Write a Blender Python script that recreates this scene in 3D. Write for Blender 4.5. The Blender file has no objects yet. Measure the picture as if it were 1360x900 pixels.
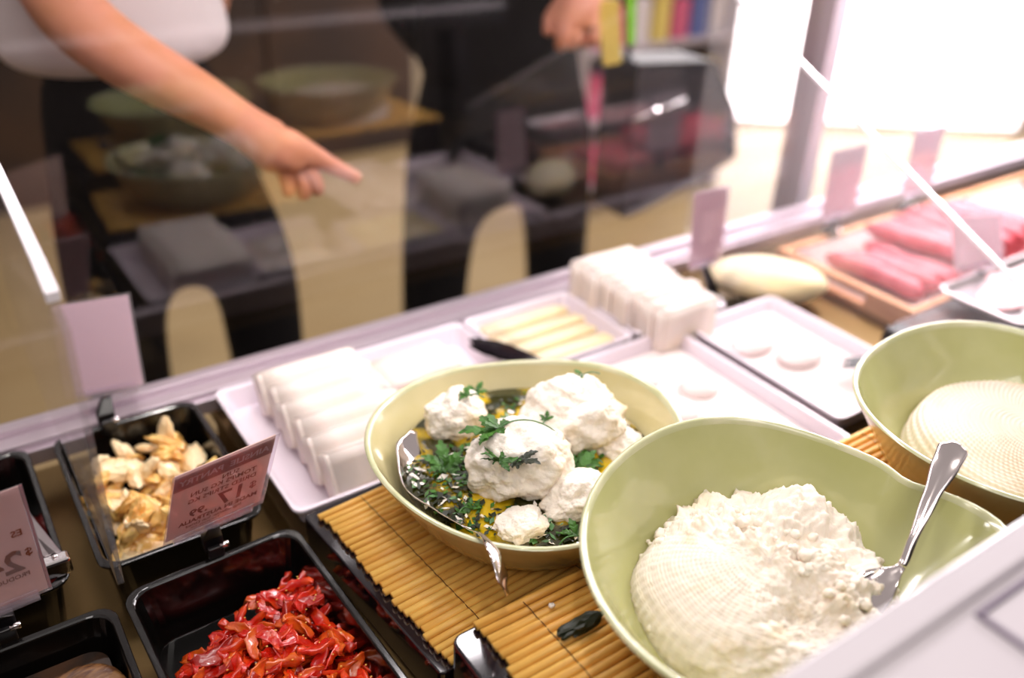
import bpy, math, random
from mathutils import Vector, Matrix, noise, Euler
random.seed(7)
SC = bpy.context.scene
C = SC.collection
PI = math.pi
def sr(h):
    v = [int(h[i:i+2], 16)/255 for i in (0, 2, 4)]
    return tuple((c/12.92 if c <= .04045 else ((c+.055)/1.055)**2.4) for c in v) + (1,)

# ------------------------------------------------------------------ camera
FOCUS = .86
cam_d = bpy.data.cameras.new('camera'); cam = bpy.data.objects.new('camera', cam_d); C.objects.link(cam)
yaw, pit, rol = .607618, .527706, -.03424
fw = Vector((math.sin(yaw)*math.cos(pit), math.cos(yaw)*math.cos(pit), -math.sin(pit)))
rt = Vector((math.cos(yaw), -math.sin(yaw), 0)); dn = fw.cross(rt)
r2 = math.cos(rol)*rt + math.sin(rol)*dn; d2 = -math.sin(rol)*rt + math.cos(rol)*dn
m = Matrix((r2, -d2, -fw)).transposed().to_4x4(); m.translation = Vector((0, 0, .68))
cam.matrix_world = m
cam_d.sensor_width = 36; cam_d.lens = 31.88; cam_d.clip_start = .02
cam_d.dof.use_dof = True; cam_d.dof.focus_distance = FOCUS; cam_d.dof.aperture_fstop = 1.7
SC.camera = cam
# ------------------------------------------------------------------ look
SC.view_settings.view_transform = 'Standard'; SC.view_settings.look = 'None'
SC.view_settings.exposure = 0.08; SC.view_settings.gamma = 1; SC.view_settings.use_curve_mapping = False
SC.cycles.use_denoising = True
SC.cycles.max_bounces = 10; SC.cycles.transparent_max_bounces = 24
SC.cycles.caustics_reflective = False; SC.cycles.caustics_refractive = False
SC.cycles.sample_clamp_indirect = 6
w = bpy.data.worlds.new('world'); SC.world = w; w.use_nodes = True
w.node_tree.nodes['Background'].inputs[0].default_value = (1, .90, .86, 1)
w.node_tree.nodes['Background'].inputs[1].default_value = .40
def area(name, loc, target, sx, sy, power, col=(1, .95, .93)):
    l = bpy.data.lights.new(name, 'AREA'); l.shape = 'RECTANGLE'; l.size = sx; l.size_y = sy; l.energy = power; l.color = col
    o = bpy.data.objects.new(name, l); C.objects.link(o); o.location = loc
    o.rotation_euler = (Vector(target)-Vector(loc)).to_track_quat('-Z', 'Y').to_euler(); return o
def spot(name, loc, target, power, ang=60, rad=.04, col=(1, .93, .86)):
    l = bpy.data.lights.new(name, 'SPOT'); l.energy = power; l.spot_size = math.radians(ang); l.spot_blend = .6; l.shadow_soft_size = rad; l.color = col
    o = bpy.data.objects.new(name, l); C.objects.link(o); o.location = loc
    o.rotation_euler = (Vector(target)-Vector(loc)).to_track_quat('-Z', 'Y').to_euler(); return o
area('case_strip_light', (1.0, .98, .80), (.95, .62, 0), 1.7, .08, 10.5, (1, .93, .95))
area('case_strip_light', (1.9, .95, .75), (1.6, .8, 0), 1.0, .10, 26, (1, .93, .95))
spot('ceiling_spot_light', (.1, .1, 2.0), (.45, .6, 0), 20)
spot('ceiling_spot_light', (.9, -.2, 2.0), (.6, .4, 0), 14)
spot('ceiling_spot_light', (.45, 1.0, 2.1), (.5, .6, 0), 16)
spot('ceiling_spot_light', (-.3, .8, 2.0), (.1, .65, 0), 9)
spot('ceiling_spot_light', (.5, .5, 2.2), (.40, 1.45, .25), 60, 34)  # added spot that brightens the pointing arm
area('staff_ceiling_panel', (-.1, -.9, 2.0), (.3, .7, 0), 1.8, .6, 15, (1, .95, .93))  # added fill light on the staff side, brightens the card backs
spot('ceiling_spot_light', (2.2, 2.4, 1.9), (2.3, 2.8, -.9), 150, 110, .1)  # added spot that lifts the floor at right
spot('ceiling_spot_light', (.5, 3.0, 1.9), (.7, 2.8, -.9), 34, 90, .1)
area('daylight_panel', (5.0, 3.2, .8), (2.0, 1.5, -.4), 2.5, 2.2, 110, (.97, .95, 1))  # added light paired with the glowing windows at right

# ------------------------------------------------------------------ materials
def mat(name, col, rough=.5, metal=0, spec=.5, coat=0, coat_r=.05, col2=None, nscale=20, ramp=(.4, .6), bump=0, bscale=60, sss=0, sub_col=(1, .5, .3), emit=0, trans=0, stretch=None, detail=4, bdist=.002):
    m = bpy.data.materials.new(name); m.use_nodes = True; nt = m.node_tree; b = nt.nodes['Principled BSDF']
    col = sr(col) if isinstance(col, str) else col
    b.inputs['Base Color'].default_value = col; b.inputs['Roughness'].default_value = rough; b.inputs['Metallic'].default_value = metal
    b.inputs['Specular IOR Level'].default_value = spec; b.inputs['Coat Weight'].default_value = coat; b.inputs['Coat Roughness'].default_value = coat_r
    if trans: b.inputs['Transmission Weight'].default_value = trans
    if sss:
        b.inputs['Subsurface Weight'].default_value = sss; b.inputs['Subsurface Radius'].default_value = sub_col; b.inputs['Subsurface Scale'].default_value = .006
    if emit:
        b.inputs['Emission Color'].default_value = col; b.inputs['Emission Strength'].default_value = emit
    tc = None
    if col2 or bump:
        tc = nt.nodes.new('ShaderNodeTexCoord'); mp = nt.nodes.new('ShaderNodeMapping'); nt.links.new(tc.outputs['Object'], mp.inputs[0])
        if stretch: mp.inputs['Scale'].default_value = stretch
    if col2:
        n = nt.nodes.new('ShaderNodeTexNoise'); n.inputs['Scale'].default_value = nscale; n.inputs['Detail'].default_value = detail
        nt.links.new(mp.outputs[0], n.inputs['Vector'])
        r = nt.nodes.new('ShaderNodeValToRGB'); r.color_ramp.elements[0].position = ramp[0]; r.color_ramp.elements[1].position = ramp[1]
        r.color_ramp.elements[0].color = col; r.color_ramp.elements[1].color = sr(col2)
        nt.links.new(n.outputs[0], r.inputs[0]); nt.links.new(r.outputs[0], b.inputs['Base Color'])
        if emit: nt.links.new(r.outputs[0], b.inputs['Emission Color'])
    if bump:
        n2 = nt.nodes.new('ShaderNodeTexNoise'); n2.inputs['Scale'].default_value = bscale; n2.inputs['Detail'].default_value = 5
        nt.links.new(mp.outputs[0], n2.inputs['Vector'])
        bp = nt.nodes.new('ShaderNodeBump'); bp.inputs['Strength'].default_value = bump; bp.inputs['Distance'].default_value = bdist
        nt.links.new(n2.outputs[0], bp.inputs['Height']); nt.links.new(bp.outputs[0], b.inputs['Normal'])
    return m
def glass_mat(name, tint, ior=1.5, haze=0.0, rough=0.0):
    m = bpy.data.materials.new(name); m.use_nodes = True; nt = m.node_tree; nt.nodes.clear(); N = nt.nodes.new; L = nt.links.new
    out = N('ShaderNodeOutputMaterial'); t = N('ShaderNodeBsdfTransparent'); t.inputs[0].default_value = tint
    g = N('ShaderNodeBsdfGlossy'); g.inputs['Roughness'].default_value = rough; g.inputs[0].default_value = (1, 1, 1, 1)
    f = N('ShaderNodeFresnel'); gm = N('ShaderNodeNewGeometry'); mr = N('ShaderNodeMapRange')
    mr.inputs['To Min'].default_value = ior; mr.inputs['To Max'].default_value = 1/ior; L(gm.outputs['Backfacing'], mr.inputs['Value']); L(mr.outputs[0], f.inputs[0])
    mx = N('ShaderNodeMixShader'); L(f.outputs[0], mx.inputs[0]); L(t.outputs[0], mx.inputs[1]); L(g.outputs[0], mx.inputs[2])
    last = mx
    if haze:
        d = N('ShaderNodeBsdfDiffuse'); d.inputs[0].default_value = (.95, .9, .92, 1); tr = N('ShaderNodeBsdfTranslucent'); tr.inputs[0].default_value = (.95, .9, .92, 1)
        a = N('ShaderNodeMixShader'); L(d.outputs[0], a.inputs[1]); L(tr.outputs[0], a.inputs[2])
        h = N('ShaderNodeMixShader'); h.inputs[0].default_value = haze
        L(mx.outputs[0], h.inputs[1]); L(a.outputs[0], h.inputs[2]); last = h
    L(last.outputs[0], out.inputs[0]); return m

M = dict(
 steel=mat('steel', 'cfc4c6', .28, 1, bump=.08, bscale=8, stretch=(1, 30, 1)),
 deck=mat('deck_steel', '7d6642', .34, 1, bump=.1, bscale=10, stretch=(1, 30, 1)),  # gold-brown tone paints in the warm light the steel reflects
 rail=mat('rail_metal', 'cdbfc8', .35, .75),
 chrome=mat('chrome', 'e8e2e4', .08, 1),
 cutlery=mat('cutlery_steel', 'e6dcdc', .10, 1),
 post=mat('post_metal', 'cfc0ca', .4, .3),
 white_tray=mat('white_melamine', 'e4d8e2', .25, 0, .5, coat=.3),
 black=mat('black_plastic', '0b0908', .16, 0, .5, coat=.4, coat_r=.08),
 black_matte=mat('black_plastic_matte', '120f12', .35),
 purple_black=mat('riser_acrylic', '150e14', .10, 0, .6, coat=.5),
 glaze=mat('celadon_glaze', 'acad70', .16, 0, .5, coat=.8, coat_r=.04, col2='bbbb88', nscale=9, ramp=(.35, .7), bump=.12, bscale=16, bdist=.003),
 glaze_cream=mat('cream_glaze', 'c0b582', .16, 0, .5, coat=.8, coat_r=.04, col2='cfc59a', nscale=9, ramp=(.35, .7), bump=.12, bscale=16, bdist=.003),
 glaze_out=mat('celadon_glaze_outside', 'a89c70', .25, 0, .5, coat=.5, coat_r=.08, col2='b9ae82', nscale=12, bump=.1, bscale=14, bdist=.003),  # browner than the inside: shade on the outer wall put into the colour
 glaze_rim=mat('celadon_glaze_rim', 'd0cdaa', .16, 0, .5, coat=.8, coat_r=.05, col2='bfc094', nscale=25),
 bamboo=mat('bamboo', 'f4c466', .42, 0, .4, col2='d6943a', nscale=26, ramp=(.35, .75), stretch=(.25, 5, 3), bump=.15, bscale=60),
 thread=mat('mat_thread', '5a3a1c', .8),
 labneh=mat('labneh', 'f3e9dd', .55, 0, .35, col2='e0c793', nscale=22, ramp=(.5, .8), bump=.9, bscale=170, sss=.08, bdist=.002),
 ricotta=mat('ricotta', 'ebdfd0', .6, 0, .3, col2='dfcaa6', nscale=30, ramp=(.55, .85), bump=.6, bscale=170, sss=.15, bdist=.0015),
 ricotta3=mat('ricotta_moulded', 'e6d9ca', .6, 0, .3, col2='d6c19e', nscale=14, ramp=(.5, .8), bump=.15, bscale=250, sss=.1),
 cheese=mat('white_cheese', 'e2d5ce', .5, 0, .35, col2='eedfc6', nscale=14, ramp=(.5, .8), bump=.2, bscale=90, sss=.1),
 cream=mat('cream_cheese', 'e6d8bc', .5, 0, .35, col2='f0dcae', nscale=12, bump=.2, bscale=90, sss=.1),
 whey=mat('whey', 'e2d4d2', .12, 0, .5),
 leaf=mat('parsley_leaf', '24480f', .5, 0, .3, col2='3c6a20', nscale=90, ramp=(.4, .6)),
 stem=mat('parsley_stem', '3c7030', .35, 0, .5, coat=.4),
 dark_leaf=mat('wilted_leaf', '1c2410', .45, 0, .4),
 tom=mat('sun_dried_tomato', 'cf1e0c', .22, 0, .6, coat=.9, coat_r=.08, col2='e85218', nscale=70, ramp=(.45, .75), bump=.5, bscale=260, bdist=.0012),
 tom_dark=mat('sun_dried_tomato_dark', 'a5140a', .22, 0, .6, coat=.9, coat_r=.08, col2='c93a18', nscale=80, ramp=(.5, .8), bump=.5, bscale=260, bdist=.0012),
 tom_orange=mat('sun_dried_tomato_orange', 'e0641c', .22, 0, .6, coat=.9, coat_r=.08, col2='cc2412', nscale=60, ramp=(.4, .7), bump=.5, bscale=260, bdist=.0012),
 seed=mat('tomato_seed', 'f0b85a', .4),
 arti=mat('pale_marinated_piece', 'f0c878', .3, 0, .5, coat=.5, coat_r=.15, col2='d88a24', nscale=35, ramp=(.4, .75), bump=.4, bscale=110, bdist=.002),
 arti2=mat('cream_marinated_piece', 'f4dcb0', .3, 0, .5, coat=.5, coat_r=.15, col2='e8a448', nscale=30, ramp=(.45, .8), bump=.4, bscale=110, bdist=.002),
 brown=mat('brown_marinated_slice', '5a3826', .25, 0, .5, coat=.8, coat_r=.1, col2='8a6038', nscale=40, bump=.5, bscale=120, stretch=(1, 4, 1)),
 dark_oil=mat('dark_oil', '20140c', .05, 0, .6, coat=1, coat_r=.02, col2='3c2412', nscale=30),
 red_food=mat('red_marinated_pepper', '7a120c', .3, 0, .5, coat=.6),
 crate=mat('crate_wood', 'd89a6c', .5, 0, .3, col2='c98456', nscale=14, stretch=(1, 1, 8), bump=.1),
 dark_wood=mat('dark_wood', '4a1c10', .4, 0, .4, col2='2a100a', nscale=10, stretch=(1, 8, 8)),
 paper=mat('white_paper', 'f2eaec', .7),
 sausage=mat('cured_sausage', 'd06470', .4, 0, .4, col2='c04c58', nscale=30, bump=.2),
 meat=mat('sliced_meat', 'd9959a', .35, 0, .4, col2='eec2c2', nscale=30),
 card=mat('card_back', 'eed6da', .55, col2='e8ced4', nscale=6),
 card_brown=mat('card_print', 'efd2c6', .5, col2='e8c6ba', nscale=10),
 card_header=mat('card_header', 'c48e82', .5),
 ink=mat('card_ink', '7a3c22', .6),
 ink_white=mat('card_white_ink', 'ead6d2', .6),
 card_red=mat('card_red_edge', '8a2430', .35),
 skin=mat('skin', 'cc8a64', .5, 0, .4, col2='d8957a', nscale=9, sss=.15, bump=.08, bscale=120),
 shirt=mat('white_cotton', 'ece2e2', .85, bump=.3, bscale=18, bdist=.01),
 trousers=mat('black_cotton', '0c0a0a', .9, 0, .1),
 blacktop=mat('black_jersey', '0e0c0d', .9, 0, .1),
 bag=mat('charcoal_leather', '1d1c22', .4),
 hair=mat('brown_hair', '2a1a10', .6),
 shoe=mat('shoe_leather', '14100e', .4),
 floor=mat('floor_tile', 'b09a72', .35, col2='a08860', nscale=1.2, ramp=(.35, .7)),
 wall=mat('wall_paint', 'cdbfbd', .8),
 wall_dark=mat('wall_dark', '2a201c', .8),
 cab=mat('cabinet_wood', '2c1c12', .5, col2='3c2614', nscale=3),
 shelf_grey=mat('shelf_grey', 'b8aeb4', .5),
 pkg_pink=mat('package_pink', 'cc4a78', .5), pkg_yellow=mat('package_yellow', 'e0c860', .5), pkg_green=mat('package_green', '7cc828', .5), pkg_white=mat('package_white', 'e0d8dc', .5), pkg_blue=mat('package_blue', '5868a8', .5),
 laminate=mat('worktop_laminate', 'c9c2c7', .22, 0, .5, coat=.3, col2='c5bdc3', nscale=4),
 groove=mat('worktop_trim', '85788a', .35, .2),
 window=mat('window_daylight', (1, .965, .975, 1), .5, emit=5),  # glow of the added windows that stand in for flare
 frame=mat('window_frame', 'd8ced4', .5),
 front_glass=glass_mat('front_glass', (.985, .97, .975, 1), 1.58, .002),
 front_glass_right=glass_mat('front_glass_right', (.985, .97, .975, 1), 1.52, .03),  # pale haze mixed in as the lens-flare veil
 pane=glass_mat('partition_glass', (.97, .965, .97, 1), 1.45, .045),  # haze here also paints in the flare veil
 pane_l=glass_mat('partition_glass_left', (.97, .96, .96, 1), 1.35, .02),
 pane_edge=mat('glass_edge', 'f4ecf2', .2, 0, .6, coat=.5, emit=.12),  # slight emission paints in the light caught by the edge
 clear=glass_mat('clear_acrylic', (.96, .93, .97, 1), 1.6, .12, .05),
)
def oil_mat():
    m = mat('herb_oil', 'd8b414', .04, 0, .6, coat=1, coat_r=.01, col2='2c2c0a', nscale=20, ramp=(.40, .54), detail=7, bump=.15, bscale=40)
    return m
M['oil'] = oil_mat()
for k_ in ('card', 'card_brown', 'card_header', 'paper'):
    nt = M[k_].node_tree; b_ = nt.nodes['Principled BSDF']; o_ = nt.nodes['Material Output']; t_ = nt.nodes.new('ShaderNodeBsdfTranslucent'); x_ = nt.nodes.new('ShaderNodeMixShader')
    x_.inputs[0].default_value = .7 if k_ == 'paper' else .4; t_.inputs[0].default_value = b_.inputs['Base Color'].default_value
    nt.links.new(b_.outputs[0], x_.inputs[1]); nt.links.new(t_.outputs[0], x_.inputs[2]); nt.links.new(x_.outputs[0], o_.inputs[0])

# ------------------------------------------------------------------ mesh helpers
class MB:
    def __init__(s): s.v = []; s.f = []; s.mi = []; s.cur = 0
    def add(s, vs, fs):
        k = len(s.v); s.v += [Vector(p) for p in vs]; s.f += [tuple(i+k for i in f) for f in fs]; s.mi += [s.cur]*len(fs); return s
    def box(s, x0, x1, y0, y1, z0, z1):
        return s.add([(x0,y0,z0),(x1,y0,z0),(x1,y1,z0),(x0,y1,z0),(x0,y0,z1),(x1,y0,z1),(x1,y1,z1),(x0,y1,z1)],
                     [(0,3,2,1),(4,5,6,7),(0,1,5,4),(1,2,6,5),(2,3,7,6),(3,0,4,7)])
    def obox(s, c, size, eul):
        R = Euler(eul).to_matrix(); h = [q/2 for q in size]
        k = [(-1,-1,-1),(1,-1,-1),(1,1,-1),(-1,1,-1),(-1,-1,1),(1,-1,1),(1,1,1),(-1,1,1)]
        return s.add([Vector(c)+R @ Vector((a*h[0], b*h[1], d*h[2])) for a, b, d in k],
                     [(0,3,2,1),(4,5,6,7),(0,1,5,4),(1,2,6,5),(2,3,7,6),(3,0,4,7)])
    def loft(s, loops, cap0=True, cap1=True, closed=True):
        n = len(loops[0]); vs = [p for l in loops for p in l]; fs = []
        for i in range(len(loops)-1):
            for j in range(n if closed else n-1):
                fs.append((i*n+j, i*n+(j+1) % n, (i+1)*n+(j+1) % n, (i+1)*n+j))
        if cap0: fs.append(tuple(range(n-1, -1, -1)))
        if cap1: fs.append(tuple((len(loops)-1)*n+j for j in range(n)))
        return s.add(vs, fs)
    def tube(s, path, rad, n=10, flat=1.0, up=Vector((0, 0, 1))):
        path = [Vector(p) for p in path]; loops = []
        rad = rad if isinstance(rad, (list, tuple)) else [rad]*len(path)
        for i, p in enumerate(path):
            t = (path[min(i+1, len(path)-1)]-path[max(i-1, 0)]).normalized()
            a = t.cross(up)
            if a.length < 1e-3: a = t.cross(Vector((1, 0, 0)))
            a.normalize(); b = a.cross(t)
            loops.append([p+rad[i]*(math.cos(q)*a+math.sin(q)*flat*b) for q in [2*PI*j/n for j in range(n)]])
        return s.loft(loops)
    def plate(s, q, th):   # a flat quad with thickness
        q = [Vector(p) for p in q]; n = (q[1]-q[0]).cross(q[3]-q[0]).normalized()*th/2
        return s.loft([[p-n for p in q], [p+n for p in q]])
def link(name, mb, mats, parent=None, smooth=False, bevel=0, local=False, seg=2):
    me = bpy.data.meshes.new(name); me.from_pydata([tuple(v) for v in mb.v], [], mb.f); me.update()
    mats = mats if isinstance(mats, (list, tuple)) else [mats]
    for q in mats: me.materials.append(M[q] if isinstance(q, str) else q)
    me.polygons.foreach_set('material_index', mb.mi)
    if smooth: me.polygons.foreach_set('use_smooth', [True]*len(me.polygons))
    o = bpy.data.objects.new(name, me); C.objects.link(o)
    if parent:
        o.parent = parent
        if not local: o.matrix_parent_inverse = root_mat(parent).inverted()
    if bevel:
        b = o.modifiers.new('bevel', 'BEVEL'); b.width = bevel; b.segments = seg; b.limit_method = 'ANGLE'
    return o
def root_mat(o):
    m = Matrix.Translation(o.location) @ o.rotation_euler.to_matrix().to_4x4()
    return (root_mat(o.parent) @ o.matrix_parent_inverse @ m) if o.parent else m
def thing(name, label, cat, loc=(0, 0, 0), rz=0, group=None):
    o = bpy.data.objects.new(name, None); C.objects.link(o); o.empty_display_size = .02
    o.location = loc; o.rotation_euler = (0, 0, rz); o['label'] = label; o['category'] = cat
    if group: o['group'] = group
    return o
def tag(o, label, cat, group=None, kind=None):
    o['label'] = label; o['category'] = cat
    if group: o['group'] = group
    if kind: o['kind'] = kind
    return o
def struct(name, mb, m, bevel=0):
    o = link(name, mb, m, bevel=bevel); o['kind'] = 'structure'; return o
def rr(cx, cy, hx, hy, r, z, n=5):
    out = []
    for sx, sy, a0 in ((1, 1, 0), (-1, 1, PI/2), (-1, -1, PI), (1, -1, 3*PI/2)):
        for k in range(n+1):
            a = a0+PI/2*k/n; out.append(Vector((cx+sx*(hx-r)+r*math.cos(a), cy+sy*(hy-r)+r*math.sin(a), z)))
    return out
def tray_mb(hx, hy, depth, th=.003, lip=.005, r=.012, taper=.008):
    # local: rim at z = 0, centre at the origin
    L = [rr(0,0,hx-lip-taper,hy-lip-taper,r,-depth), rr(0,0,hx-lip-.001,hy-lip-.001,r,-.006), rr(0,0,hx,hy,r,-.004), rr(0,0,hx,hy,r,-.001),
         rr(0,0,hx-.001,hy-.001,r,0), rr(0,0,hx-lip,hy-lip,r,0), rr(0,0,hx-lip-th*.6,hy-lip-th*.6,r,-.002), rr(0,0,hx-lip-th-taper,hy-lip-th-taper,r,-depth+th)]
    return MB().loft(L)
def blob(r, seed, amp=.25, sub=4, scale=(1, 1, 1), freq=2.0, fine=.04):
    import bmesh
    bm = bmesh.new(); bmesh.ops.create_icosphere(bm, subdivisions=sub, radius=1)
    off = Vector((seed*3.1, seed*1.7, seed*2.3)); mb = MB()
    vs = []
    for v in bm.verts:
        p = v.co.normalized()
        d = 1+amp*noise.noise(p*freq*.7+off)+amp*.5*noise.noise(p*freq*2+off)+fine*noise.noise(p*9+off)+fine*.7*noise.noise(p*22+off)
        if sub > 5: d += .020*noise.noise(p*16+off)+.014*noise.noise(p*34+off)+.009*noise.noise(p*60+off)
        vs.append(Vector((p.x*scale[0], p.y*scale[1], p.z*scale[2]))*d*r)
    mb.add(vs, [tuple(v.index for v in f.verts) for f in bm.faces]); bm.free(); return mb
def shift(mb, d):
    d = Vector(d); mb.v = [v+d for v in mb.v]; return mb
def rot(mb, eul):
    R = Euler(eul).to_matrix(); mb.v = [R @ v for v in mb.v]; return mb
def text_obj(body, size, mat_, parent, origin, xdir, ydir, name='lettering', align='CENTER', off=0.0):
    cu = bpy.data.curves.new('t', 'FONT'); cu.body = body; cu.size = size; cu.align_x = align; cu.align_y = 'CENTER'; cu.resolution_u = 2; cu.offset = off
    o = bpy.data.objects.new('t', cu); C.objects.link(o); dg = bpy.context.evaluated_depsgraph_get()
    me = bpy.data.meshes.new_from_object(o.evaluated_get(dg)); bpy.data.objects.remove(o)
    X = Vector(xdir).normalized(); Y = Vector(ydir); 
    O = Vector(origin)
    for v in me.vertices: v.co = O+X*v.co.x+Y*v.co.y
    me.materials.clear(); me.materials.append(M[mat_]); me.name = name
    t = bpy.data.objects.new(name, me); C.objects.link(t); t.parent = parent; t.matrix_parent_inverse = root_mat(parent).inverted()
    return t

# ------------------------------------------------------------------ the room
FZ = -.92
struct('floor', MB().box(-4, 10, -3, 9, FZ-.05, FZ), 'floor')
struct('wall_back', MB().box(-4, 3.2, 7.0, 7.1, FZ, 2.4), 'wall_dark')
struct('wall_front', MB().box(-4, 10, -1.7, -1.6, FZ, 1.3), 'wall_dark')
struct('wall_left', MB().box(-4.1, -4, -3, 7.1, FZ, 2.4), 'wall')
# glowing windows added in place of lens flare at right, with slim frames
def window(n, x0, x1, y0, y1):
    d = Vector((x1-x0, y1-y0, 0)); L_ = d.length; d.normalize(); nn = Vector((-d.y, d.x, 0))
    p0 = Vector((x0, y0, 0))
    def slab(a, b, z0, z1, t0, t1):
        q = MB(); c = [p0+d*a+nn*t0, p0+d*b+nn*t0, p0+d*b+nn*t1, p0+d*a+nn*t1]
        q.loft([[v+Vector((0, 0, z0)) for v in c], [v+Vector((0, 0, z1)) for v in c]]); return q
    o = link('window_%d' % n, slab(.04, L_-.04, FZ+.02, 1.9, .02, .03), 'window'); o['kind'] = 'structure'
    fr = MB()
    for s in (slab(0, .06, FZ, 2.4, 0, .06), slab(L_-.06, L_, FZ, 2.4, 0, .06), slab(.06, L_-.06, FZ, FZ+.03, 0, .06), slab(.06, L_-.06, 1.88, 2.4, 0, .06)):
        fr.add(s.v, s.f)
    link('window_frame', fr, 'frame', o)
window(1, 3.35, 5.6, 4.3, 2.7)
window(2, 5.6, 7.8, 2.7, .9)
struct('wall_right', MB().box(3.0, 3.35, 4.3, 4.4, FZ, 2.4), 'wall')
# ------------------------------------------------------------------ the counter
cx0, cx1 = -.9, 3.0
bd = thing('display_counter', 'long stainless display counter under all the trays and bowls', 'counter', (1.0, .6, FZ))
link('cabinet_body', MB().box(cx0, cx1, .02, 1.18, FZ, -.20), 'black_matte', bd)
link('deck_plate', MB().box(.2465, cx1, .05, 1.105, -.06, -.034).box(cx0, .2464, .05, 1.105, -.11, -.079).box(.2445, .2464, .40, 1.05, -.079, -.034), 'deck', bd)
link('deck_support', MB().box(cx0+.1, cx1-.1, .1, 1.0, -.20, -.11), 'black_matte', bd)
rl = MB(); rl.box(cx0, cx1, 1.085, 1.105, -.034, .004); rl.box(cx0, cx1, 1.058, 1.0846, -.034, -.004); rl.box(cx0, cx1, 1.050, 1.0576, -.034, -.012)
link('front_rail', rl, 'rail', bd, bevel=.0015)
# front glass, leaning two degrees towards the customers
ta = math.tan(math.radians(2.0)); GY = 1.207
g = MB(); gz0, gz1 = -.20, .95
def gl(x0, x1):
    y0 = GY+gz0*ta; y1 = GY+gz1*ta
    g.loft([[Vector((x0, y0, gz0)), Vector((x1, y0, gz0)), Vector((x1, y0+.006, gz0)), Vector((x0, y0+.006, gz0))],
            [Vector((x0, y1, gz1)), Vector((x1, y1, gz1)), Vector((x1, y1+.006, gz1)), Vector((x0, y1+.006, gz1))]])
gl(cx0, 1.57)
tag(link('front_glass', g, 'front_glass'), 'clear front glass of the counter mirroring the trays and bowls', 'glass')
g = MB(); gl(1.63, cx1)
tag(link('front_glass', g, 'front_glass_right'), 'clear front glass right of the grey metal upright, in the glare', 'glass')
p = MB(); p.box(1.572, 1.595, GY-.02, GY+.05, -.20, .95); p.box(1.5951, 1.628, GY-.01, GY+.045, -.20, .95)
tag(link('glass_post', p, 'post', bevel=.003), 'grey metal upright joining the front glass panels at right', 'post')
# right partition: triangular pane with bright sloping edge
def pane(name, x, prof, edge_pts, label, m, ew):
    t = thing(name, label, 'glass partition', (x, prof[0][0], -.034))
    h = .003
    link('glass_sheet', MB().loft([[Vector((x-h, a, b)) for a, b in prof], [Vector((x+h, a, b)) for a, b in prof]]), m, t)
    e = MB()
    for (a, b), (c, d) in zip(edge_pts[:-1], edge_pts[1:]):
        dv = Vector((0, c-a, d-b)).normalized(); nv = Vector((1, 0, 0)).cross(dv)*ew/2
        A = Vector((x, a, b))+nv*1.05; B = Vector((x, c, d))+nv*1.05; hx = Vector((ew*.55, 0, 0))
        e.loft([[A-hx-nv, A+hx-nv, A+hx+nv, A-hx+nv], [B-hx-nv, B+hx-nv, B+hx+nv, B-hx+nv]])
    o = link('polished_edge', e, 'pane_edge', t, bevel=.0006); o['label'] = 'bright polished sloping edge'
    return t
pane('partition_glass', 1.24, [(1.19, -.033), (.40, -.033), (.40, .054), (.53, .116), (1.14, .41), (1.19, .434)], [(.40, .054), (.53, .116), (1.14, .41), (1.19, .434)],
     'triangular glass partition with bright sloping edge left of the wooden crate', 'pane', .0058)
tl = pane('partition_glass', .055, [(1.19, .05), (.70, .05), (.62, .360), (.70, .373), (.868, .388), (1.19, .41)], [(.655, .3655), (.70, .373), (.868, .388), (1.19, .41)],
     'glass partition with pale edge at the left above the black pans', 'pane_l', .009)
# staff-side worktop in the lower right corner
t = thing('service_ledge', 'blurred white laminate ledge in the lower right corner', 'ledge', (.6, -.05, -.2))
link('ledge_body', MB().box(-.05, 1.5, .035, .188, .225, .268), 'black_matte', t, bevel=.004)
link('edge_band', MB().box(-.05, 1.5, .166, .190, .2685, .280), 'laminate', t, bevel=.003)
link('top_surface', MB().box(-.05, .4515, .036, .1655, .2685, .2745).box(.4516, 1.5, .159, .1655, .2685, .2745), 'laminate', t)
link('top_panel', MB().box(.4550, 1.5, .04, .1555, .2685, .2760), 'laminate', t, bevel=.002)
link('trim_strip', MB().box(.4520, 1.5, .156, .1585, .2686, .2775).box(.4520, .4545, .04, .1555, .2686, .2775), 'groove', t)
link('ledge_foot', MB().box(.0, .05, .05, .15, -.033, .2245), 'black_matte', t); link('ledge_foot', MB().box(1.35, 1.4, .05, .15, -.033, .2245), 'black_matte', t)

# ------------------------------------------------------------------ trays
def tray(name, x0, x1, y0, y1, depth, m, label, cat, rz=0, z=0, r=.012, lip=.005, group=None):
    o = link(name, tray_mb((x1-x0)/2, (y1-y0)/2, depth, r=r, lip=lip), m, smooth=False)
    o.location = ((x0+x1)/2, (y0+y1)/2, z); o.rotation_euler = (0, 0, rz)
    b = o.modifiers.new('bevel', 'BEVEL'); b.width = .0012; b.segments = 2; b.limit_method = 'ANGLE'; b.angle_limit = .6
    return tag(o, label, cat, group)
WT = 'white melamine trays on the counter'
tray('serving_tray', .246, .432, .762, 1.048, .033, 'white_tray', 'white tray of wedge-cut cheese slices beside the black pan of pale pieces', 'tray', group=WT)
tray('serving_tray', .437, .626, .80, 1.046, .033, 'white_tray', 'white tray holding a low pale cheese block beyond the yellow oil bowl', 'tray', group=WT)
tray('serving_tray', .631, .832, .87, 1.046, .033, 'white_tray', 'white tray of cream cheese strips with the black tong lying in it', 'tray', group=WT)
tray('serving_tray', .837, 1.03, .87, 1.046, .033, 'white_tray', 'white tray under the tall row of white cheese slabs', 'tray', group=WT)
tray('serving_tray', .703, .903, .520, .862, .033, 'white_tray', 'large white tray of cheese balls in whey, nearest the green bowls', 'tray', group=WT)
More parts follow.
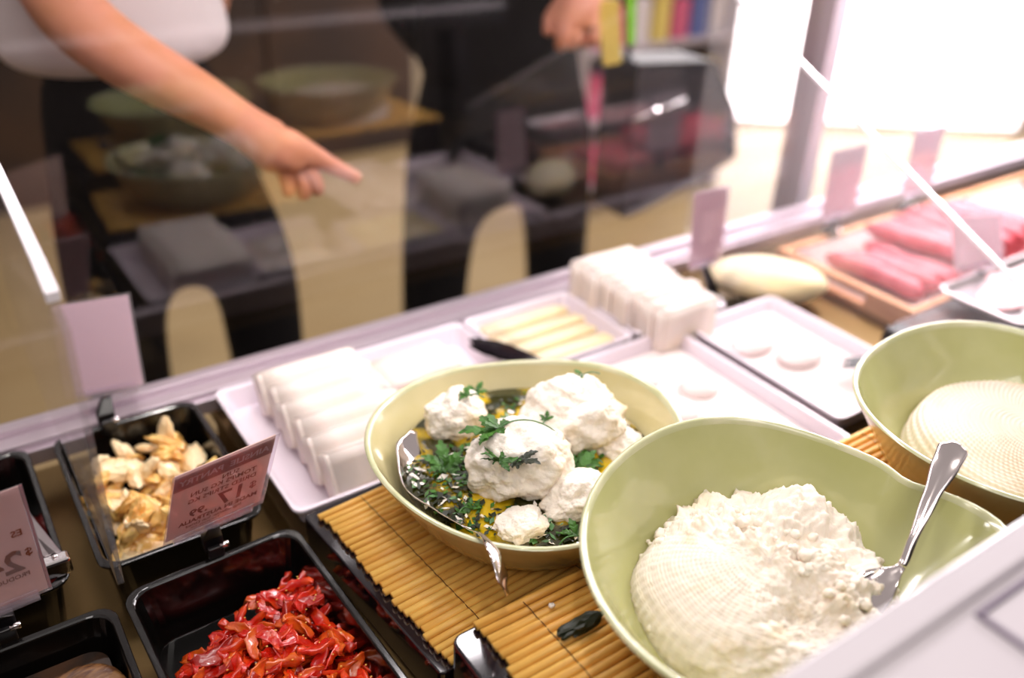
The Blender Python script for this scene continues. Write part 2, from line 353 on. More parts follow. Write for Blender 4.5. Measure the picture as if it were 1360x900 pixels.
tray('serving_tray', .920, 1.118, .56, .858, .033, 'white_tray', 'white tray with two pale cheeses and a black serrated tong, by the bowl at right', 'tray', group=WT)
for k, (x0, x1, y0, y1) in enumerate(((.72, .886, .537, .845), (.936, 1.102, .577, .842))):
    tag(link('whey', MB().loft([rr((x0+x1)/2, (y0+y1)/2, (x1-x0)/2-.0, (y1-y0)/2-.0, .01, -.027), rr((x0+x1)/2, (y0+y1)/2, (x1-x0)/2, (y1-y0)/2, .01, -.018)]), 'whey'),
        ['cloudy whey pooled in the large white tray of cheese balls', 'cloudy whey pooled in the white tray with two pale cheeses'][k], 'liquid', kind='stuff')
BP = 'black food pans at the left end'
pan1 = tray('food_pan', .046, .220, .782, 1.046, .075, 'black', 'black pan of pale yellow marinated pieces beneath the blank upright card', 'food pan', z=0, r=.02, lip=.006, group=BP)
pant = tray('food_pan', .060, .244, .44, .745, .075, 'black', 'black pan heaped with red sun-dried tomato strips', 'food pan', math.radians(2), z=.0, r=.02, lip=.006, group=BP)
panb = tray('food_pan', -.16, .047, .45, .735, .075, 'black', 'black pan of dark brown slices in oil at the bottom left corner', 'food pan', z=0, r=.02, lip=.006, group=BP)
panl = tray('food_pan', -.16, .020, .785, 1.046, .075, 'black', 'black pan with steel tongs laid in it, partly beyond the left edge', 'food pan', z=0, r=.02, lip=.006, group=BP)
# black pans go down into the deck
for o in (pan1, pant, panb, panl): pass
# ------------------------------------------------------------------ display risers and bamboo mats
RZ1 = math.radians(4.6)
o = link('display_riser', MB().loft([rr(0, 0, .205, .132, .006, -.040), rr(0, 0, .205, .132, .006, .006)]), 'purple_black', bevel=.002)
o.location = (.462, .626, .007); o.rotation_euler = (0, 0, RZ1)
tag(o, 'low glossy black riser under the mat of the oil bowl', 'riser')
o = link('display_riser', MB().loft([rr(0, 0, .42, .155, .012, -.048), rr(0, 0, .42, .155, .012, .044)]), 'purple_black', bevel=.003)
o.location = (.695, .322, .014)
tag(o, 'tall glossy black riser whose end shows below the second bamboo mat', 'riser')
def bamboo_mat(name, label, x0, x1, y0, y1, z, r, loc, rz, seed):
    rnd = random.Random(seed); t = thing(name, label, 'mat', loc, rz)
    mb = MB(); n = int((y1-y0)/(2.12*r))
    for i in range(n):
        y = y1-r-i*2.12*r; j = rnd.uniform(-.003, .003); q = r*rnd.uniform(.88, 1.04)
        path = [(x0+j+k*(x1-x0)/8, y+rnd.uniform(-.0003, .0003), z+q+rnd.uniform(-.0003, .0003)) for k in range(9)]
        mb.tube(path, q, 8)
    link('stick_slats', mb, 'bamboo', t, smooth=True, local=True)
    th = MB()
    for xx in (x0+.05, x0+.17, x0+.29, x0+.41, x0+.53):
        if xx < x1-.02: th.tube([(xx+.0006*math.sin(i*PI), y1-r-i*2.12*r-(r if i else 0), z+2*r*(.9+.14*(i % 2))) for i in range(n)], .00045, 5)
    link('binding_thread', th, 'thread', t, smooth=True, local=True)
    return t
bamboo_mat('bamboo_mat', 'golden bamboo stick mat under the oil bowl of white cheese balls', -.187, .19, -.128, .148, 0, .0042, (.458, .595, .0135), RZ1, 3)
bamboo_mat('bamboo_mat', 'golden bamboo stick mat on the tall riser under the two ricotta bowls', -.40, .41, -.14, .152, 0, .0044, (.70, .327, .0585), math.radians(.5), 5)
# ------------------------------------------------------------------ bowls
def bowl(name, label, c, z0, H, R, seed, inner='glaze', dent=None, base=.56, wav=.02, lobe=None, zw=.004):
    t = thing(name, label, 'bowl', (c[0], c[1], z0)); n = 96
    prof_o = [(0, base*.90), (.0, base), (.05, base+.06), (.18, base+.155), (.38, base+.24), (.62, base+.32), (.84, .955), (.95, .99)]
    prof_r = [(.985, .997), (1.0, .99), (1.005, .978), (.995, .965)]
    prof_i = [(.95, .955), (.82, .915), (.60, base+.28), (.38, base+.20), (.2, base+.10), (.1, base), (.07, base*.7), (.06, .25), (.06, .02)]
    def wv(a, s): return 1+s*(wav*math.sin(3*a+seed)+wav*.7*math.sin(2*a+seed*2.1)+wav*.35*math.sin(5*a+seed*.7)-(dent[1]*math.exp(-((((a-dent[0]+PI) % (2*PI))-PI)/.36)**2) if dent else 0)+(lobe[1]*math.exp(-((((a-lobe[0]+PI) % (2*PI))-PI)/.24)**2)-lobe[1]*.6*math.exp(-((((a-lobe[0]-.42+PI) % (2*PI))-PI)/.13)**2) if lobe else 0))
    def loop(zt, rt):
        s = max(0, min(1, zt))
        return [Vector((R*rt*wv(a, s**1.3)*math.cos(a), R*rt*wv(a, s**1.3)*math.sin(a), H*zt*(1+ (zw/H)*s*math.sin(2*a+seed*1.3)+ (zw*.6/H)*s*math.sin(3*a+seed)))) for a in [2*PI*k/n for k in range(n)]]
    for nm, pr_, mt in (('outer_wall', prof_o+[prof_r[0]], 'glaze_out'), ('rim', prof_r+[prof_i[0]], 'glaze_rim'), ('inner_wall', prof_i, inner)):
        mb = MB().loft([loop(a, b) for a, b in pr_], cap0=(nm == 'outer_wall'), cap1=(nm == 'inner_wall'))
        o = link(nm, mb, mt, t, smooth=True, local=True)
    return t
bowl('serving_bowl', 'pale green bowl of white cheese balls in yellow herb oil', (.460, .622), .0225, .088, .169, 1.2, 'glaze_cream', dent=(-1.36, .10))
bowl('serving_bowl', 'pale green bowl of broken crumbly ricotta with a spoon handle rising from it', (.515, .328), .0675, .098, .176, 3.9, lobe=(-.40, .10))
bowl('serving_bowl', 'pale green bowl with an unbroken basket-moulded ricotta at the right edge', (.882, .333), .0675, .098, .174, 5.1)
# ------------------------------------------------------------------ oil, labneh and herbs in the first bowl
BC = (.460, .622)
OR = .1375; ZO = .0815
mb = MB(); ring = [[Vector((BC[0]+OR*k/24*math.cos(a), BC[1]+OR*k/24*math.sin(a), ZO+.0006*noise.noise(Vector((math.cos(a)*k*.4, math.sin(a)*k*.4, 2))))) for a in [2*PI*j/72 for j in range(72)]] for k in range(1, 25)]
mb.loft(ring[::-1], cap0=False, cap1=True)
tag(link('herb_oil', mb, 'oil', smooth=True), 'yellow olive oil with chopped herbs pooled in the bowl of cheese balls', 'oil', kind='stuff')
LAB = [((.435, .605, .100), .050, (1.05, 1, .86), 'largest white cheese ball, nearest and draped with a long parsley stalk'),
       ((.530, .638, .097), .050, (1.12, 1, .93), 'tall white cheese ball behind the largest one'),
       ((.425, .718, .092), .031, (1.1, 1, 1), 'small round white cheese ball at the back left of the oil bowl'),
       ((.393, .538, .082), .0215, (1.25, 1, .75), 'squarish white cheese lump low in the oil by the near rim'),
       ((.464, .540, .083), .032, (1.2, .9, .8), 'white cheese lump in the oil beside the second bowl'),
       ((.560, .592, .079), .026, (1.2, 1, .65), 'low cheese lump in the oil at the right side of the bowl')]
for i, (c, r, s, lb) in enumerate(LAB):
    o = link('cheese_ball', blob(r, i+1.3, .26, 6, s, 1.7, .028), 'labneh', smooth=True); o.location = c
    tag(o, lb, 'cheese', 'cheese balls in herb oil')
def surf_z(x, y):
    z = ZO
    for c, r, s, _ in LAB:
        q = ((x-c[0])/(r*s[0]))**2+((y-c[1])/(r*s[1]))**2
        if q < 1: z = max(z, c[2]+r*s[2]*math.sqrt(1-q))
    return z
# chopped herbs: countless flecks on the oil
rnd = random.Random(11); mb = MB()
for i in range(2500):
    a = rnd.uniform(0, 2*PI); q = OR*math.sqrt(rnd.random())*.95; x = BC[0]+q*math.cos(a); y = BC[1]+q*math.sin(a)
    dens = noise.noise(Vector((x*22, y*22, 5)))*.9+.15
    # thick on the near-left side, thin elsewhere
    dens += .55 if (x < .43 and y < .68) else -.15
    if rnd.random() > dens+.25: continue
    if surf_z(x, y) > ZO+.001: continue
    l = rnd.uniform(.0018, .0062); wd = l*rnd.uniform(.25, .7); th = rnd.uniform(0, PI); tz = rnd.uniform(-.5, .5)
    d = Vector((math.cos(th), math.sin(th), math.sin(tz)*.6)); s = Vector((-math.sin(th), math.cos(th), rnd.uniform(-.5, .5)))
    P = Vector((x, y, ZO+rnd.uniform(.0004, .0035)))
    up = Vector((0, 0, .0004)); mb.cur = rnd.choice((0, 0, 1, 2, 2, 2, 3)) 
    b4 = [P-d*l, P-s*wd, P+d*l, P+s*wd]; mb.loft([b4, [v+up for v in b4]])
tag(link('chopped_herbs', mb, ['leaf', 'stem', 'dark_leaf', 'labneh']), 'dark chopped herbs and crumbs floating thickly on the oil', 'herbs', kind='stuff')
def leaf_mb(L=.02, seed=0):
    rnd = random.Random(seed); mb = MB()
    # a three-lobed serrated blade, slightly cupped
    for ang, ln, wd in ((0, 1.0, .42), (1.0, .72, .34), (-1.0, .72, .34)):
        n = 9; cen = []; lft = []; rgt = []
        for k in range(n):
            u = k/(n-1); wv_ = wd*math.sin(PI*min(1, u**.8*1.0))*(1 if k % 2 else .62)
            wv_ = max(wv_, .012); x = ln*u; z = .16*math.sin(u*2.2)+.03*rnd.uniform(-1, 1)
            cen.append((x, 0, z)); lft.append((x+wv_*.35, wv_*.55, z+.08*wv_)); rgt.append((x+wv_*.35, -wv_*.55, z+.08*wv_))
        c, s = math.cos(ang), math.sin(ang)
        tr = lambda p: Vector(((p[0]*c-p[1]*s)*L, (p[0]*s+p[1]*c)*L, p[2]*L))
        vs = [tr(p) for t3 in zip(lft, cen, rgt) for p in t3]; k0 = len(vs)
        vs += [v+Vector((0, 0, -.00035)) for v in vs]
        fs = []
        for k in range(n-1):
            for j in (0, 1):
                a, b, c2, d = k*3+j, k*3+j+1, (k+1)*3+j+1, (k+1)*3+j
                fs.append((a, b, c2, d)); fs.append((d+k0, c2+k0, b+k0, a+k0))
            fs.append((k*3, (k+1)*3, (k+1)*3+k0, k*3+k0)); fs.append(((k+1)*3+2, k*3+2, k*3+2+k0, (k+1)*3+2+k0))
        mb.add(vs, fs)
    return mb
def sprig(pos, rz, tilt, L, label, stem=.02, curve=.3, seed=0, leaves=1, m='leaf', flip=0):
    t = thing('parsley_sprig', label, 'herb', pos, rz, 'parsley in the oil bowl'); t.rotation_euler = (flip, tilt, rz)
    if leaves:
        for k in range(leaves):
            mb = leaf_mb(1.75*L*(1-.15*k), seed+k); rot(mb, (.2*k, 0, [0, 1.0, -1.1, 2.2][k])); shift(mb, (-.1*L*k, 0, .001*k))
            link('leaf', mb, m, t, smooth=False, local=True)
    if stem:
        pts = [(-stem*u, curve*stem*math.sin(u*1.6)*.8, curve*stem*.5*math.sin(u*3.0)) for u in [k/8 for k in range(9)]]
        link('stalk', MB().tube(pts, .0008, 6), 'stem', t, smooth=True, local=True)
    return t
SP = [((.412, .617), 2.6, .021, .0, 3, 'dark parsley leaf cluster on top of the largest cheese ball'),
      ((.375, .655), 1.2, .019, .012, 4, 'big curly parsley sprig in the gap left of the largest cheese ball'),
      ((.398, .585), .6, .019, .010, 4, 'parsley sprig hanging down the left flank of the largest cheese ball'),
      ((.412, .573), -1.2, .015, .004, 3, 'small dark parsley leaf low on the largest cheese ball'),
      ((.438, .708), 2.4, .012, .018, 2, 'thin parsley stalk on the small ball at the back left'),
      ((.455, .722), .6, .011, .016, 2, 'feathery parsley tuft between the back left and tall cheese balls'),
      ((.553, .655), 2.8, .010, .018, 1, 'green leaf tip near the top of the tall cheese ball'),
      ((.560, .692), 1.6, .006, .020, 1, 'fine upright green stalk on the very top of the tall ball'),
      ((.497, .586), .4, .022, .010, 3, 'broad parsley leaf wedged at the right foot of the largest ball'),
      ((.478, .565), .2, .019, .0, 2, 'flat parsley blade between the largest ball and the right lump'),
      ((.510, .547), 0, .012, .010, 1, 'green leaf lying on the lump beside the second bowl'),
      ((.430, .497), .3, .014, .02, 2, 'bright green leaf floating by the near rim of the oil bowl'),
      ((.365, .583), .5, .008, .016, 1, 'short green stalk piece afloat left of the squarish lump'),
      ((.483, .625), .9, .007, .010, 2, 'tiny green sprig on the right shoulder of the largest ball')]
for i, ((x, y), rz, L, st, nl, lb) in enumerate(SP):
    z = surf_z(x, y)+.003
    sprig((x, y, z), rz, -.25 if i % 2 else .2, L, lb, st, .5, i*5+2, nl, 'dark_leaf' if i in (3, 10) else 'leaf')
t = thing('parsley_stalk', 'long curved green parsley stalk draped over the largest cheese ball', 'herb', (.43, .60, .15))
pts = []
for k in range(15):
    u = k/14; x = .405+.078*u; y = .615-.022*u-.012*math.sin(u*PI)*-1-.012*u*u
    pts.append((x, y, surf_z(x, y)+.0035-.002*u))
link('stalk', MB().tube(pts, [.0011-.0004*k/14 for k in range(15)], 6), 'stem', t, smooth=True)

# ------------------------------------------------------------------ spoons
def spoon(label, path, widths, dish, up, th=.0016, extra=None):
    t = thing('serving_spoon', label, 'spoon', path[len(path)//2]); 
    # resample with Catmull-Rom
    P = [Vector(p) for p in path]; Q = [P[0]*2-P[1]]+P+[P[-1]*2-P[-2]]; pts = []; ws = []; ds = []
    for i in range(len(P)-1):
        for k in range(8):
            u = k/8; a, b, c, d = Q[i:i+4]
            pts.append(.5*((2*b)+(c-a)*u+(2*a-5*b+4*c-d)*u*u+(3*b-a-3*c+d)*u**3))
            s = u*u*(3-2*u); ws.append(widths[i]*(1-s)+widths[i+1]*s); ds.append(dish[i]*(1-s)+dish[i+1]*s)
    pts.append(P[-1]); ws.append(widths[-1]); ds.append(dish[-1])
    loops = []
    for i, p in enumerate(pts):
        tg = (pts[min(i+1, len(pts)-1)]-pts[max(i-1, 0)]).normalized()
        sd = tg.cross(Vector(up)).normalized(); nn = sd.cross(tg)
        lp = []
        for k in range(9):
            v = -1+2*k/8; lp.append(p+sd*v*ws[i]+nn*(-ds[i]*(1-v*v)+th/2*(1-.5*abs(v))))
        for k in range(8, -1, -1):
            v = -1+2*k/8; lp.append(p+sd*v*ws[i]+nn*(-ds[i]*(1-v*v)-th/2*(1-.5*abs(v))))
        loops.append(lp)
    split = extra
    if split:
        link('spoon_bowl', MB().loft(loops[:split+1]), 'cutlery', t, smooth=True); link('handle', MB().loft(loops[split:]), 'cutlery', t, smooth=True)
    else: link('handle', MB().loft(loops), 'cutlery', t, smooth=True)
    return t
spoon('steel spoon dipped in the herb oil, handle bent over the near rim',
      [(.372, .716, .094), (.352, .690, .088), (.338, .640, .0795), (.341, .590, .086), (.337, .546, .101), (.333, .515, .118), (.327, .487, .1245), (.324, .468, .112), (.323, .458, .100)],
      [.004, .016, .0215, .017, .005, .0036, .0075, .0125, .006], [0, .004, .007, .004, .0, -.001, -.001, -.001, 0], (.55, .1, .8), extra=32)
spoon('steel spoon standing in the broken ricotta with its handle end raised', [(.540, .275, .118), (.575, .280, .125), (.606, .2795, .134), (.625, .286, .152), (.655, .297, .175), (.682, .306, .193), (.697, .311, .201), (.704, .314, .204)],
      [.018, .016, .0040, .0042, .0068, .0115, .0125, .005], [.004, .004, -.0008, -.001, -.001, -.0012, -.001, -.001], (-.55, -.25, .8), extra=16)

# ------------------------------------------------------------------ ricottas
def ricotta2():
    c = Vector((.517, .345)); R = .116; mb = MB(); nr, na = 110, 260; loops = []
    for i in range(nr+1):
        q = i/nr; lp = []
        for j in range(na):
            a = 2*PI*j/na
            dx, dy = math.cos(a), math.sin(a)
            Ra = R*(1+.05*math.sin(2*a+1)+.06*noise.noise(Vector((dx*1.5, dy*1.5, 3))))
            # dome: q runs from the crown to the foot
            r = Ra*math.sin(min(q, 1)*PI/2)**.9; hgt = .056*math.cos(q*PI/2)**.55
            x, y = c.x+r*dx, c.y+r*dy; z = .078+hgt
            crumb = .5+.5*math.tanh((( x-.505)*1.0+(y-.345)*.15+.25*noise.noise(Vector((x*30, y*30, 0)))*.06)*70)   # right of the cut
            low = .5+.5*math.tanh((.335-y+(x-.5)*.3)*50)
            crumb = max(crumb, low*.45)
            P = Vector((x, y, z)); n1 = noise.noise(P*45+Vector((3, 1, 4))); n2 = noise.noise(P*110); n3 = noise.noise(P*260); n4 = noise.noise(P*520)
            dz = crumb*(.011*n1+.007*n2+.004*n3+.002*n4)+(1-crumb)*(.001*n2+.0005*n4)
            rid = (1-crumb)*(.0010*math.sin(q*R*PI/2*2*PI/.0046)+.0006*math.sin(a*76))
            # peak on the far right, hollow scooped at the near side
            dz += .026*math.exp(-(((x-.592)/.026)**2+((y-.378)/.024)**2))-.020*math.exp(-(((x-.50)/.028)**2+((y-.285)/.028)**2))
            nrm = Vector((dx*math.sin(q*PI/2), dy*math.sin(q*PI/2), math.cos(q*PI/2)+.15)).normalized()
            lp.append(P+nrm*(dz+rid))
        loops.append(lp)
    mb.loft(loops[::-1], cap0=True, cap1=True)
    # loose curds around the foot and over the broken side
    rnd = random.Random(4)
    o = link('ricotta', mb, 'ricotta', smooth=True)
    tag(o, 'big heap of broken crumbly ricotta, ridged by its basket on the left side', 'cheese')
    cm = MB()
    for i in range(420):
        a = rnd.uniform(0, 2*PI); q = R*rnd.uniform(.80, 1.04) if rnd.random() < .6 else R*rnd.uniform(.2, .9)
        x, y = c.x+q*math.cos(a), c.y+q*math.sin(a)
        u = min(1, q/R); hh = .078+.056*max(0.0, 1-u**2.2)**.5
        if q < R*.78 and x < .52: continue
        s = rnd.uniform(.0018, .0055); b = blob(s, i*.37, .5, 2, (1.2, 1, .85), 2.4, .1); shift(b, (x, y, hh+rnd.uniform(-.002, .004))); cm.add(b.v, b.f)
    tag(link('ricotta_curds', cm, 'ricotta', smooth=True), 'small loose curds crumbled around and over the broken ricotta', 'cheese', kind='stuff')
ricotta2()
def ricotta3():
    c = Vector((.905, .325)); R = .127; mb = MB(); nr, na = 230, 420; loops = []
    for i in range(nr+1):
        q = i/nr; lp = []
        for j in range(na):
            a = 2*PI*j/na; dx, dy = math.cos(a), math.sin(a)
            r = R*(q/.86 if q < .86 else 1+.0*(q-.86)); sh = 0
            if q < .80: z = .134-.010*(q/.80)**2; r = R*.86*q/.80
            else:
                u = (q-.80)/.20; r = R*(.86+.14*math.sin(u*PI/2)); z = .124-.056*(1-math.cos(u*PI/2))
            s = q*.165
            band = math.sin(2*PI*s/.0058); bead = math.sin(a*96+(PI if int(s/.0058) % 2 else 0))
            amp = .0009*min(1, q*3)
            swirl = noise.noise(Vector((dx*q*2.5, dy*q*2.5, 7)))
            dzz = amp*(band+.7*bead)+.003*swirl
            nrm = Vector((dx*max(0, q-.8)*4, dy*max(0, q-.8)*4, 1)).normalized()
            lp.append(Vector((c.x+r*dx, c.y+r*dy, z))+nrm*dzz)
        loops.append(lp)
    mb.loft(loops[::-1], cap0=True, cap1=True)
    tag(link('moulded_ricotta', mb, 'ricotta3', smooth=True), 'whole round ricotta with woven basket pattern in the bowl at right', 'cheese')
ricotta3()

# ------------------------------------------------------------------ cheeses in the white trays
def slab_mb(sx, sy, sz, seed, amp=.0018):
    import bmesh
    bm = bmesh.new(); bmesh.ops.create_cube(bm, size=1); bmesh.ops.bevel(bm, geom=bm.edges[:], offset=.035, segments=2, affect='EDGES')
    bmesh.ops.subdivide_edges(bm, edges=bm.edges[:], cuts=3, use_grid_fill=True)
    mb = MB(); vs = []
    for v in bm.verts:
        p = Vector((v.co.x*sx, v.co.y*sy, v.co.z*sz)); n = noise.noise(p*60+Vector((seed, 0, 0)))
        vs.append(p+v.co.normalized()*amp*n)
    mb.add(vs, [tuple(v.index for v in f.verts) for f in bm.faces]); bm.free(); return mb
names = ['farthest', 'second', 'third', 'fourth', 'fifth', 'nearest']
for i in range(6):
    o = link('cheese_slice', slab_mb(.135, .034, .060, i), 'cheese', smooth=True)
    o.location = (.362+.004*(i % 2), .998-i*.041, .005); o.rotation_euler = (math.radians(-33), 0, random.uniform(-.03, .03))
    tag(o, '%s of six leaning white cheese slices in the tray by the black pans' % names[i] if i not in (0, 5) else '%s leaning white cheese slice in the tray by the black pans' % names[i], 'cheese', 'leaning cheese slices')
for i, (x, y, sx, sy, lb) in enumerate(((.515, .985, .12, .075, 'low white cheese block at the rear of the second white tray'), (.535, .89, .13, .08, 'low white cheese block near the oil bowl in the second tray'))):
    o = link('cheese_block', slab_mb(sx, sy, .022, 20+i), 'cheese', smooth=True); o.location = (x, y, -.0185); tag(o, lb, 'cheese')
o_names = ['rearmost', 'second', 'third', 'front']
for i in range(4):
    o = link('cheese_strip', slab_mb(.15, .032, .020, 30+i), 'cream', smooth=True)
    o.location = (.728+.004*(i % 2), 1.012-i*.036, -.0165); o.rotation_euler = (math.radians(-14), 0, 0)
    tag(o, o_names[i]+' of four flat cream cheese strips beside the black tong', 'cheese', 'cream cheese strips')
ords = ['first', 'second', 'third', 'fourth', 'fifth', 'sixth', 'seventh', 'eighth', 'ninth']
for i in range(9):
    h = .088-.0012*i
    o = link('cheese_slab', slab_mb(.125-.0015*i, .0185, h, 40+i, .0012), 'cheese', smooth=True)
    o.location = (.890+.006*math.sin(i*2.3)+.0022*i, 1.022-i*.0225, -.030+h/2+.001); o.rotation_euler = (random.uniform(-.05, .0), random.uniform(-.02, .02), random.uniform(-.04, .04))
    tag(o, '%s upright slab counting from the glass in the tall row of white cheese' % ords[i], 'cheese', 'upright white cheese slabs')
EG = [(.775, .79, 'rearmost white cheese ball in whey in the large tray'), (.765, .70, 'white cheese ball in whey, left middle of the large tray'), (.832, .73, 'white cheese ball in whey against the right wall of the large tray'), (.76, .612, 'white cheese ball in whey by the oil bowl side'), (.826, .625, 'white cheese ball in whey nearest the ricotta bowls, right side'), (.782, .56, 'frontmost white cheese ball of the large tray')]
for i, (x, y, lb) in enumerate(EG):
    o = link('cheese_ball', blob(.027, 50+i, .06, 3, (1.15, .95, .52), 1.5, .01), 'whey', smooth=True); o.location = (x, y, -.014); tag(o, lb, 'cheese', 'cheese balls in whey')
for i, (x, y, lb) in enumerate(((.985, .775, 'pale oval cheese at the rear left of the tray with the serrated tong'), (1.02, .712, 'pale oval cheese near the serrated tong'))):
    o = link('oval_cheese', blob(.034, 60+i, .06, 3, (1.15, .85, .42), 1.5, .01), 'whey', smooth=True); o.location = (x, y, -.010); tag(o, lb, 'cheese')
o = link('round_cheese', blob(.1, 71, .05, 4, (1.0, .52, .36), 1.5, .01), 'cream', smooth=True); o.location = (1.148, .897, .004); o.rotation_euler = (0, 0, math.radians(-45)); tag(o, 'flattened creamy yellow cheese beyond the tray, beside the wooden crate', 'cheese')

# tongs
def tongs(label, tip, back, m='black_matte', wdt=.014):
    t = thing('serving_tongs', label, 'tongs', tip); tip = Vector(tip); back = Vector(back); d = (back-tip); L = d.length; d.normalize(); sd = d.cross(Vector((0, 0, 1))).normalized()
    for s in (0, 1):
        off = Vector((0, 0, .006+.010*s)); lo = []
        for k in range(15):
            u = k/14; wv_ = wdt*(math.sin(min(1, u*3.2+.12)*PI/2))*(1 if u < .4 else 1-.5*(u-.4)/.6); ser = (.0012 if k % 2 and u < .45 else 0)
            p = tip+d*L*u+off*(1+(-.55 if s else 0)*u)+Vector((0, 0, .004*math.sin(u*PI)))
            lo.append([p-sd*(wv_+ser)+Vector((0, 0, .003)), p-Vector((0, 0, .0)), p+sd*(wv_+ser)+Vector((0, 0, .003)), p+Vector((0, 0, .002))])
        link('tong_arm', MB().loft(lo), m, t, smooth=False)
    return t
tongs('black plastic tong with spoon-shaped tip lying on the cream cheese strips', (.590, .955, .006), (.655, .80, .012), 'purple_black', .016)
tongs('black serrated tong tip poking out beside the bowl at right', (1.035, .650, -.010), (1.16, .52, .012), 'black_matte', .013)
# ------------------------------------------------------------------ food in the black pans
rnd = random.Random(21)
def strip_mesh(seed):
    r = random.Random(seed); L = r.uniform(.030, .052); n = 12; path = []; cur = r.uniform(-1.1, 1.1); tw = r.uniform(-2.6, 2.6)
    loops = []
    for k in range(n):
        u = k/(n-1); x = (u-.5)*L; y = cur*L*.22*math.cos((u-.5)*PI)-cur*L*.1; z = .003*math.sin(u*5+seed)
        w_ = .0068*(math.sin(PI*(.08+.86*u))**.6)*(1+.35*noise.noise(Vector((u*4, seed, 0)))); h_ = .0034*(1+.4*noise.noise(Vector((u*5, seed, 3))))
        a0 = tw*u; lp = []
        for j in range(12):
            a = 2*PI*j/12; cy, cz = math.cos(a)*w_, math.sin(a)*h_+.0018*math.cos(2*a)
            cy, cz = cy*math.cos(a0)-cz*math.sin(a0), cy*math.sin(a0)+cz*math.cos(a0)
            q = Vector((x, y+cy, z+cz)); q += Vector((0, 1, 1))*(.0022*noise.noise(q*140+Vector((seed, 0, 0)))+.0010*noise.noise(q*400))
            lp.append(q)
        loops.append(lp)
    return MB().loft(loops)
protos = []
for k in range(9):
    mt = ['tom', 'tom', 'tom_dark', 'tom', 'tom_orange', 'tom', 'tom_dark', 'tom_orange', 'tom'][k]
    me = link('tomato_strip', strip_mesh(k+1), mt, smooth=True)
    protos.append(me)
cnt = 0; i = 0
TL = 'red sun-dried tomato strip in the heaped black pan'
def heap(x, y):
    # height of the tomato heap; empty in the back left corner
    e = min(1, max(0, (x-.068)/.03))*min(1, max(0, (.222-x+.02*(1-0))/.03))
    b = min(1, max(0, ((.688+.5*(x-.15))-y)/.035))
    return e*b
while cnt < 250 and i < 6000:
    i += 1; x = rnd.uniform(.082, .234); y = rnd.uniform(.47, .728); h = heap(x, y)
    if h < .15: continue
    lay = rnd.random()
    z = -.058+(.050+.008*noise.noise(Vector((x*25, y*25, 1))))*h*(.35+.65*lay**.5)
    o = protos[cnt] if cnt < 9 else protos[rnd.randrange(9)].copy()
    if cnt >= 9: C.objects.link(o)
    o.location = (x, y, z); o.rotation_euler = (rnd.uniform(-.5, .5), rnd.uniform(-.45, .45), rnd.gauss(.25, .9)); sc = rnd.uniform(.8, 1.15); o.scale = (sc, sc, sc)
    tag(o, TL, 'tomato', 'sun-dried tomato strips'); cnt += 1
o = link('tomato_bed', shift(MB().loft([rr(0, 0, .070, .120, .03, -.069), rr(0, 0, .066, .112, .03, -.060), rr(.008, -.02, .045, .08, .03, -.040)]), (.155, .575, 0)), 'tom_dark', smooth=True)
tag(o, 'mass of tomato pulp and oil beneath the red strips', 'food', kind='stuff')
mb = MB()
for k in range(110):
    x = rnd.uniform(.09, .23); y = rnd.uniform(.48, .70)
    if heap(x, y) < .6: continue
    b = blob(.0009, k, .1, 1, (1.3, 1, .6)); shift(b, (x, y, -.004+rnd.uniform(-.006, .004))); mb.add(b.v, b.f)
tag(link('tomato_seeds', mb, 'seed', smooth=True), 'tiny golden seeds scattered over the red tomato strips', 'seeds', kind='stuff')
# pale marinated pieces
ap = []
for k in range(6):
    ap.append(link('marinated_piece', blob(.0165, 80+k, .45, 4, (1.35, .8, .42), 1.9, .09), 'arti' if k % 2 else 'arti2', smooth=True))
cnt = 0; tries = 0
while cnt < 100 and tries < 900:
    tries += 1; x = rnd.uniform(.072, .192); y = rnd.uniform(.812, 1.010); lay = rnd.random()
    if y > .975 and x < .12: continue
    o = ap[cnt] if cnt < 6 else ap[rnd.randrange(6)].copy()
    if cnt >= 6: C.objects.link(o)
    hh = .050*min(1, (1.03-y)/.06+.2)
    o.location = (x, y, -.058+hh*lay+.010*noise.noise(Vector((x*20, y*20, 0)))); o.rotation_euler = (rnd.uniform(-.9, .9), rnd.uniform(-.9, .9), rnd.uniform(0, 6)); s = rnd.uniform(.7, 1.15); o.scale = (s, s, s)
    tag(o, 'pale yellow marinated piece in the black pan below the blank card', 'food', 'pale marinated pieces'); cnt += 1
o = ap[0].copy(); C.objects.link(o); o.location = (.166, .985, -.006); o.rotation_euler = (0, -1.3, .3); o.scale = (1.1, 1.1, 1.1); tag(o, 'pale piece standing upright highest at the back of its black pan', 'food', 'pale marinated pieces')
# brown slices
tag(link('dark_oil', MB().loft([rr(-.056, .592, .085, .122, .02, -.069), rr(-.056, .592, .085, .122, .02, -.030)]), 'dark_oil'), 'dark glossy oil in the pan at the bottom left corner', 'oil', kind='stuff')
for k, (x, y, r, lb) in enumerate(((-.006, .650, .042, 'large brown slice showing wood-like grain in the bottom left pan'), (-.055, .66, .022, 'small brown slice at the left of the bottom left pan'), (-.06, .59, .03, 'brown slice half out of frame in the bottom left pan'))):
    o = link('marinated_slice', blob(r, 90+k, .12, 4, (1, .9, .22), 1.5, .02), 'brown', smooth=True); o.location = (x, y, -.022); o.rotation_euler = (.1, -.08, .3); tag(o, lb, 'food', 'brown slices in oil')
